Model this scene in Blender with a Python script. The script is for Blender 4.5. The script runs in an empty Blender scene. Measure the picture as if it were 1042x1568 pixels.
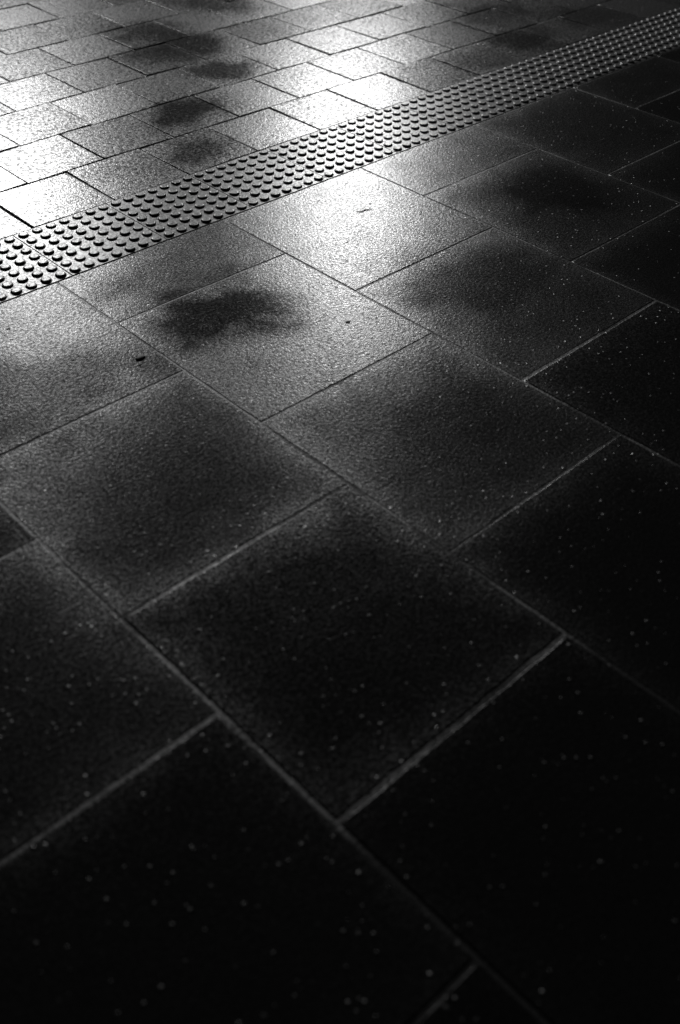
import bpy, math, random
from mathutils import Matrix, Vector, noise
random.seed(7)
S=0.6   # one large slab = 0.6 m
sc=bpy.context.scene
sc.view_settings.view_transform='Standard'; sc.view_settings.look='None'; sc.view_settings.exposure=0

class NB:
    def __init__(s,nt): s.nt=nt
    def n(s,t,**k):
        nd=s.nt.nodes.new(t)
        for a,v in k.items(): setattr(nd,a,v)
        return nd
    def l(s,a,b): s.nt.links.new(a,b)
    def m(s,op,a,b=None,c=None,clamp=False):
        nd=s.n("ShaderNodeMath",operation=op); nd.use_clamp=clamp
        for i,v in enumerate((a,b,c)):
            if v is None: continue
            if isinstance(v,(int,float)): nd.inputs[i].default_value=v
            else: s.l(v,nd.inputs[i])
        return nd.outputs[0]
    def noise(s,vec,scale,detail=3,rough=.55):
        nd=s.n("ShaderNodeTexNoise"); nd.inputs["Scale"].default_value=scale
        nd.inputs["Detail"].default_value=detail; nd.inputs["Roughness"].default_value=rough
        s.l(vec,nd.inputs["Vector"]); return nd.outputs["Fac"]
    def ramp(s,v,a,b,lo=0.,hi=1.):
        nd=s.n("ShaderNodeMapRange",interpolation_type='SMOOTHSTEP')
        s.l(v,nd.inputs[0])
        for i,x in enumerate((a,b,lo,hi)): nd.inputs[i+1].default_value=x
        return nd.outputs[0]

# dull patches on the paving where the water film has dried: (x, y, rx, ry, strength), slab units
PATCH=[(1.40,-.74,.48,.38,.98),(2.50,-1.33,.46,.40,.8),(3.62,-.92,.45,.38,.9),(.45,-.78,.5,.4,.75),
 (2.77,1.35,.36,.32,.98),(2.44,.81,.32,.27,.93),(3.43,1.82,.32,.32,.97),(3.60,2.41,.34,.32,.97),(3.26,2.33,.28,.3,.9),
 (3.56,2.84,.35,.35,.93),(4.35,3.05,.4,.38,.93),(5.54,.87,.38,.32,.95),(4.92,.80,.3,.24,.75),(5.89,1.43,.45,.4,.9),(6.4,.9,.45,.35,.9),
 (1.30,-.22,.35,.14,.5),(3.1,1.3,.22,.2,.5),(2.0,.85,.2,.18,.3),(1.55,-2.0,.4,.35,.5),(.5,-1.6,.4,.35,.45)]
def sm(a,b,x):
    t=max(0,min(1,(x-a)/(b-a))); return t*t*(3-2*t)
def wetness(x,y,u,v,w,e):
    """water-film amount at world x,y (slab units) with position u,v inside the slab"""
    q=Vector((x*2.6,y*2.6,0)); wx=noise.fractal(q,.6,2,5)*.14; wy=noise.fractal(q+Vector((31,7,3)),.6,2,5)*.14
    k=1.
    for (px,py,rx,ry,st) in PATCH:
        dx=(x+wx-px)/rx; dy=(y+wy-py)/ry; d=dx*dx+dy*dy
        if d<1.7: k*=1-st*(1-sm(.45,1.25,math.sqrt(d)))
    n1=.5+.5*noise.fractal(Vector((x*1.3,y*1.3,5)),.8,2,3)
    n2=.5+.5*noise.fractal(Vector((x*6,y*6,9)),.7,2,4)
    ed=min(u,1-u,v,1-v); ed+= .05*noise.fractal(Vector((x*5,y*5,2)),.8,2,3)
    eg=math.exp(-max(ed,0)/.06)
    return k*w*(.75+.45*n1)*(.6+.8*n2)+e*eg*(.35+1.1*n2)*(.6+.8*n1)*(.3+.7*k)

def stone(name,base,wet,rough,grain=1.0,scale=120.,dots=.3,g1lo=.3,g1hi=1.55,gbase=.06):
    mt=bpy.data.materials.new(name); mt.use_nodes=True; nt=mt.node_tree
    b=NB(nt); p=nt.nodes["Principled BSDF"]
    geo=b.n("ShaderNodeNewGeometry"); pos=geo.outputs["Position"]
    att=b.n("ShaderNodeAttribute",attribute_name="film")
    at=b.n("ShaderNodeSeparateColor"); b.l(att.outputs["Color"],at.inputs[0])
    film=at.outputs[0]
    g1=b.noise(pos,scale,1,.6)
    g2=b.noise(pos,scale*2.6,0,.6)
    vor=b.n("ShaderNodeTexVoronoi"); vor.inputs["Scale"].default_value=62; b.l(pos,vor.inputs["Vector"])
    sel=b.n("ShaderNodeSeparateColor"); b.l(vor.outputs["Color"],sel.inputs[0])
    pw=b.m('POWER',b.ramp(sel.outputs[0],dots,1.,0.,1.),2.2)
    rad=b.m('MULTIPLY_ADD',sel.outputs[1],.17,.14)     # grain size varies
    shp=b.m('SUBTRACT',1.,b.m('DIVIDE',vor.outputs["Distance"],rad),clamp=True)
    grit=b.m('MULTIPLY',b.ramp(shp,.0,.7,0.,1.),pw)
    w=b.m('MULTIPLY',film,b.m('MULTIPLY',b.ramp(g1,.36,.64,g1lo,g1hi),b.ramp(g2,.3,.7,.7,1.3)))
    w=b.m('ADD',w,b.m('MULTIPLY',grit,b.m('ADD',b.m('MULTIPLY',film,3.2),.16)))
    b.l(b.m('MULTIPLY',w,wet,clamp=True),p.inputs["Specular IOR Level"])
    r=b.m('ADD',b.ramp(g2,.3,.7,rough-.05,rough+.07),b.m('MULTIPLY',grit,.08))
    b.l(r,p.inputs["Roughness"])
    cr=b.n("ShaderNodeMix",data_type='RGBA'); b.l(b.m('ADD',b.m('MULTIPLY',g2,.6),b.m('MULTIPLY',at.outputs[1],.4)),cr.inputs[0])
    cr.inputs[6].default_value=(base*.5,)*3+(1,); cr.inputs[7].default_value=(base*1.7,)*3+(1,)
    c2=b.n("ShaderNodeMix",data_type='RGBA'); b.l(grit,c2.inputs[0]); b.l(cr.outputs[2],c2.inputs[6]); c2.inputs[7].default_value=(gbase,gbase,gbase,1)
    b.l(c2.outputs[2],p.inputs["Base Color"])
    h=b.m('ADD',b.m('MULTIPLY',g1,.00055*grain),b.m('MULTIPLY',g2,.0004*grain))
    h=b.m('ADD',h,b.m('MULTIPLY',grit,.0017*grain))
    bp=b.n("ShaderNodeBump"); bp.inputs["Strength"].default_value=1.; bp.inputs["Distance"].default_value=1.
    b.l(h,bp.inputs["Height"]); b.l(bp.outputs[0],p.inputs["Normal"])
    return mt

m_big=stone("wet_slab_stone",.011,.62,.30)
m_small=stone("wet_paver_stone",.022,1.0,.31,scale=72,grain=1.25,g1lo=.15,g1hi=1.6)
m_tac=stone("tactile_concrete",.05,.9,.36,grain=.6)
m_mort=stone("joint_sand",.03,1.0,.50,grain=1.5,dots=.1)

def finish(name,V,F,mat,FILM,SMOOTH=None):
    me=bpy.data.meshes.new(name); me.from_pydata(V,[],F); me.update()
    ca=me.color_attributes.new("film",'FLOAT_COLOR','POINT')
    flat=[]
    for f in FILM: flat+= [f[0],f[1],0.,1.]
    ca.data.foreach_set("color",flat)
    me.polygons.foreach_set("use_smooth",SMOOTH if SMOOTH else [False]*len(F))
    ob=bpy.data.objects.new(name,me); bpy.context.collection.objects.link(ob)
    me.materials.append(mat)
    return ob

def add_slab(D,x0,x1,y0,y1,w,e,seg,gap=.005,z=0.,tilt=.0005,full=None,bev=.002,dz=None,chips=2):
    """one stone slab with worn arris; coordinates in metres"""
    V,F,FILM,SM=D
    fx0,fx1,fy0,fy1=full or (x0,x1,y0,y1)
    rnd=random.random()
    cx,cy=(x0+x1)/2,(y0+y1)/2
    tx,ty=random.gauss(0,tilt),random.gauss(0,tilt); dz=.0002+abs(random.gauss(0,.0002)) if dz is None else dz
    X0,X1,Y0,Y1=x0+gap/2,x1-gap/2,y0+gap/2,y1-gap/2
    def put(px,py,zz,ch=0.):
        V.append((px,py,z+zz+dz+(px-cx)*tx+(py-cy)*ty))
        FILM.append((wetness(px/S,py/S,(px-fx0)/(fx1-fx0),(py-fy0)/(fy1-fy0),w,e),rnd))
    def ring(inset):
        a,b,c,d=X0+inset,X1-inset,Y0+inset,Y1-inset; pts=[]
        for i in range(seg): pts.append((a+(b-a)*i/seg,c))
        for i in range(seg): pts.append((b,c+(d-c)*i/seg))
        for i in range(seg): pts.append((b-(b-a)*i/seg,d))
        for i in range(seg): pts.append((a,d-(d-c)*i/seg))
        return pts
    n=4*seg; o=random.random()*100
    chip=[max(0,noise.noise(Vector((i*.45,o,0))))*.003 for i in range(n)]
    for _ in range(chips):
        if random.random()<.5: chip[random.randrange(n)]+=random.uniform(.002,.006)
    base=len(V)
    for ri,(ins,zz) in enumerate([(0,-.03),(0,-bev),(bev*.3,-bev*.3),(bev,0)]):
        for i,(px,py) in enumerate(ring(ins)):
            k=chip[i] if ri else 0
            ddx,ddy=cx-px,cy-py; L=math.hypot(ddx,ddy)
            put(px+ddx/L*k,py+ddy/L*k,zz)
    for r in range(3):
        for i in range(n):
            j=(i+1)%n; a=base+r*n; c=a+n
            F.append((a+i,a+j,c+j,c+i)); SM.append(True)
    L0=base+3*n; idx={}
    for i in range(seg):
        idx[(i,0)]=L0+i; idx[(seg,i)]=L0+seg+i; idx[(seg-i,seg)]=L0+2*seg+i; idx[(0,seg-i)]=L0+3*seg+i
    a,b,c,d=X0+bev,X1-bev,Y0+bev,Y1-bev
    for j in range(1,seg):
        for i in range(1,seg):
            idx[(i,j)]=len(V); put(a+(b-a)*i/seg,c+(d-c)*j/seg,0)
    for j in range(seg):
        for i in range(seg):
            F.append((idx[(i,j)],idx[(i+1,j)],idx[(i+1,j+1)],idx[(i,j+1)])); SM.append(False)

# ------------------------------------------------ large slabs (near side of the strip)
# (film, edge film, arris radius, height offset)
WET={(2,0):(1.0,.1,.0015,.0008),(1,.5):(1.35,.15,.0015,.0008),(1,-.5):(.5,.15,.0015,.0006),(3,-.5):(.5,.5,.0015,.0006),(0,0):(.4,.25,.0015,.0006),
     (2,1):(.45,1.2,.0015,.0004),(3,.5):(.3,1.3,.0015,.0004),(0,1):(.18,1.2,.002,.0003),(1,1.5):(.26,1.4,.0015,.0003),(0,2):(.10,1.3,.005,.0012),
     (1,2.5):(.07,.9,.002,.0004),(2,2):(.12,.9,.006,.0015),(3,1.5):(.10,.9,.002,.0004),(4,0):(.17,1.1,.002,.0004),(4,1):(.1,.9,.002,.0004),
     (0,3):(.035,.3,.006,.0015),(-1,2.5):(.05,.5,.006,.0012),(-1,1.5):(.2,.9,.002,.0004),(5,-.5):(.17,.8,.002,.0004)}
D=([],[],[],[])
for c in range(-5,14):
    r=0 if c%2==0 else -.5
    while r<9:
        v0,v1=max(r,0),r+1
        near=-1<=c<=6 and r<4
        w,e,bv,dz=WET.get((c,r),(random.uniform(.03,.06),random.uniform(.12,.25),.002,None))
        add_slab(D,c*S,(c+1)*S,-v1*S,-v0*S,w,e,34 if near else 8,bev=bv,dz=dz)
        r+=1
pave=finish("paving_slabs",D[0],D[1],m_big,D[2],D[3])

# ------------------------------------------------ small pavers (far side)
D=([],[],[],[]); y=.56; row=0; ph=.493
while y<14:
    off=.21 if row%2==0 else -.03
    for i in range(-10,36):
        x0=(off+i*.5)
        w=random.choice([.36,.6,.9,1.35])*random.uniform(.85,1.15)
        near=.5<x0<9 and y<5
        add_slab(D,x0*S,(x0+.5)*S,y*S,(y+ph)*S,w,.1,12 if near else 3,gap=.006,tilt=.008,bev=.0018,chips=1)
    y+=ph; row+=1
small=finish("small_block_paving",D[0],D[1],m_small,D[2],D[3])

# ------------------------------------------------ tactile strip: tiles with truncated domes
D=([],[],[],[]); V,F,FILM,SM=D
NR=7; TW=.556*S; pitch=TW/NR; x=1.09*S-TW*14
while x<14*S:
    wv=random.uniform(.95,1.1)
    add_slab(D,x,x+TW,.001,.559*S,wv,0,12,gap=.0018,z=.001,tilt=.0006,bev=.0008,chips=0)
    for i in range(NR):
        for j in range(NR):
            cx=x+pitch*(i+.5); cy=.002+pitch*(j+.5)
            base=len(V); n=16; wear=random.uniform(.85,1.1)
            fw=(wetness(cx/S,cy/S,.5,.5,wv*1.1,0),.5)
            prof=[(.0172,0.),(.0162,.0024),(.0146,.0046),(.0127,.0057),(.0108,.0060)]
            for (rr,zz) in prof:
                for k in range(n):
                    a=2*math.pi*k/n
                    V.append((cx+rr*math.cos(a),cy+rr*math.sin(a),.0010+zz*wear)); FILM.append(fw)
            for r in range(len(prof)-1):
                for k in range(n):
                    k2=(k+1)%n; F.append((base+r*n+k,base+r*n+k2,base+(r+1)*n+k2,base+(r+1)*n+k)); SM.append(True)
            F.append(tuple(base+(len(prof)-1)*n+k for k in range(n))); SM.append(False)
    x+=TW
tac=finish("tactile_paving_strip",V,F,m_tac,FILM,SM)

# ------------------------------------------------ bedding sand and ground to the horizon
V=[];F=[];FL=[]
def sandgrid(y0,y1,z,nx,ny):
    k=len(V)
    for j in range(ny+1):
        for i in range(nx+1):
            x=-3+12*i/nx; y=y0+(y1-y0)*j/ny
            V.append((x,y,z))
            f=sm(-.18,.22,noise.fractal(Vector((x*3.1,y*3.1,4)),.8,2,3))
            f=.2+1.5*f
            if y<-2.9*S+.02: f*=max(.04,1-( -2.9*S+.02-y)/.15)
            if y>0: f=.6
            FL.append((f,.5))
    for j in range(ny):
        for i in range(nx):
            a=k+j*(nx+1)+i; F.append((a,a+1,a+nx+2,a+nx+1))
sandgrid(-5.5,0.,-.0006,240,110)
sandgrid(0.,8.8,-.004,4,4)
finish("joint_sand",V,F,m_mort,FL)
finish("ground",[(-300,-300,-.02),(300,-300,-.02),(300,300,-.02),(-300,300,-.02)],[(0,1,2,3)],m_mort,[(.3,.5)]*4)

# ------------------------------------------------ small debris
m_deb=bpy.data.materials.new("debris"); m_deb.use_nodes=True
pb=m_deb.node_tree.nodes["Principled BSDF"]; b=NB(m_deb.node_tree)
tc=b.n("ShaderNodeNewGeometry"); nz=b.noise(tc.outputs["Position"],200)
cr=b.n("ShaderNodeValToRGB"); b.l(nz,cr.inputs[0]); cr.color_ramp.elements[0].color=(.02,.02,.02,1); cr.color_ramp.elements[1].color=(.07,.07,.07,1)
b.l(cr.outputs[0],pb.inputs["Base Color"]); pb.inputs["Roughness"].default_value=.6
def tube(name,pts,rads):
    V=[];F=[];n=7
    for i,(x,y,z) in enumerate(pts):
        a=pts[max(i-1,0)];c=pts[min(i+1,len(pts)-1)]
        d=Vector((c[0]-a[0],c[1]-a[1],c[2]-a[2])).normalized(); s=d.cross(Vector((0,0,1))).normalized(); u=s.cross(d)
        for k in range(n):
            q=2*math.pi*k/n; v=Vector((x,y,z))+s*math.cos(q)*rads[i]+u*math.sin(q)*rads[i]; V.append(tuple(v))
    for i in range(len(pts)-1):
        for k in range(n):
            k2=(k+1)%n; F.append((i*n+k,i*n+k2,(i+1)*n+k2,(i+1)*n+k))
    F.append(tuple(range(n))[::-1]); F.append(tuple((len(pts)-1)*n+k for k in range(n)))
    return finish(name,V,F,m_deb,[(1,.5)]*len(V))
tx,ty=2.62*S,-.42*S
tube("twig",[(tx-.02,ty+.012,.002),(tx-.004,ty+.001,.003),(tx+.012,ty+.004,.0025),(tx+.03,ty-.008,.002)],[.0008,.0016,.0014,.0006])
def pebble(x,y,r,name="pebble"):
    V=[];F=[];n=10
    rr=[r*random.uniform(.7,1.2) for _ in range(n)]
    for (s,z) in [(1,.0),(.95,.35),(.6,.62),(.2,.7)]:
        for k in range(n):
            a=2*math.pi*k/n; V.append((x+rr[k]*s*math.cos(a)*1.3,y+rr[k]*s*math.sin(a),.0006+z*r*.6))
    for i in range(3):
        for k in range(n):
            k2=(k+1)%n; F.append((i*n+k,i*n+k2,(i+1)*n+k2,(i+1)*n+k))
    F.append(tuple(3*n+k for k in range(n)))
    return finish(name,V,F,m_deb,[(1,.5)]*len(V),[True]*len(F))
pebble(.92*S,-.80*S,.012); pebble(.92*S-.02,-.80*S-.025,.005)
pebble(1.78*S,-1.18*S,.006); pebble(.62*S,-.22*S,.004)

# ------------------------------------------------ street lamps whose light the wet stone reflects
CAM=Vector((-1.0567*S,-4.0799*S,2.4389*S))
m_met=bpy.data.materials.new("painted_steel"); m_met.use_nodes=True
q=m_met.node_tree.nodes["Principled BSDF"]; q.inputs["Base Color"].default_value=(.03,.03,.03,1); q.inputs["Roughness"].default_value=.45; q.inputs["Metallic"].default_value=.6
def lamp(az,dist,h,power,sx,sy):
    a=math.radians(az); L=Vector((CAM.x+dist*math.cos(a),CAM.y+dist*math.sin(a),h))
    e=bpy.data.objects.new("street_lamp",None); bpy.context.collection.objects.link(e); e.location=(L.x,L.y,0)
    V=[];F=[];n=12
    for (r,z) in [(.11,0),(.11,.5),(.07,.6),(.045,h+.2),(.12,h+.24),(.3,h+.28),(.3,h+.32),(.05,h+.4)]:
        for k in range(n):
            t=2*math.pi*k/n; V.append((r*math.cos(t),r*math.sin(t),z))
    for i in range(7):
        for k in range(n):
            k2=(k+1)%n; F.append((i*n+k,i*n+k2,(i+1)*n+k2,(i+1)*n+k))
    po=finish("post",V,F,m_met,[(0,0)]*len(V)); po.parent=e
    po.location=(.4*math.cos(a),.4*math.sin(a),0)
    ld=bpy.data.lights.new("lamp_light",'AREA'); ld.shape='RECTANGLE'; ld.size=sx; ld.size_y=sy; ld.energy=power; ld.color=(1,1,1)
    lo=bpy.data.objects.new("lamp_light",ld); bpy.context.collection.objects.link(lo); lo.parent=e; lo.location=(0,0,h)
    d=Vector((1.2,-.3,0))-L
    lo.rotation_euler=d.to_track_quat('-Z','Y').to_euler()
lamp(46,10.5,3.1,165,.7,.5)
lamp(65,10,3.25,200,.9,.6)

# ------------------------------------------------ night sky
w=bpy.data.worlds.new("World"); sc.world=w; w.use_nodes=True; nt=w.node_tree; b=NB(nt)
sky=b.n("ShaderNodeTexSky"); sky.sky_type='NISHITA'; sky.sun_disc=False; sky.sun_elevation=math.radians(1); sky.sun_rotation=math.radians(40)
bw=b.n("ShaderNodeRGBToBW"); b.l(sky.outputs[0],bw.inputs[0]); b.l(bw.outputs[0],nt.nodes["Background"].inputs[0])
nt.nodes["Background"].inputs[1].default_value=.0002

# ------------------------------------------------ camera
R=[[0.72763,-0.68578,0.01634],[0.44507,0.49008,0.74949],[-0.52199,-0.53808,0.66182]]
cd=bpy.data.cameras.new("camera"); co=bpy.data.objects.new("camera",cd); bpy.context.collection.objects.link(co)
M=Matrix(R).transposed().to_4x4(); M.translation=CAM; co.matrix_world=M
cd.sensor_fit='HORIZONTAL'; cd.sensor_width=24; cd.lens=24*1.5814/1.042
cd.clip_start=.05; cd.clip_end=1000
cd.dof.use_dof=True; cd.dof.focus_distance=3.2; cd.dof.aperture_fstop=2.0
sc.camera=co
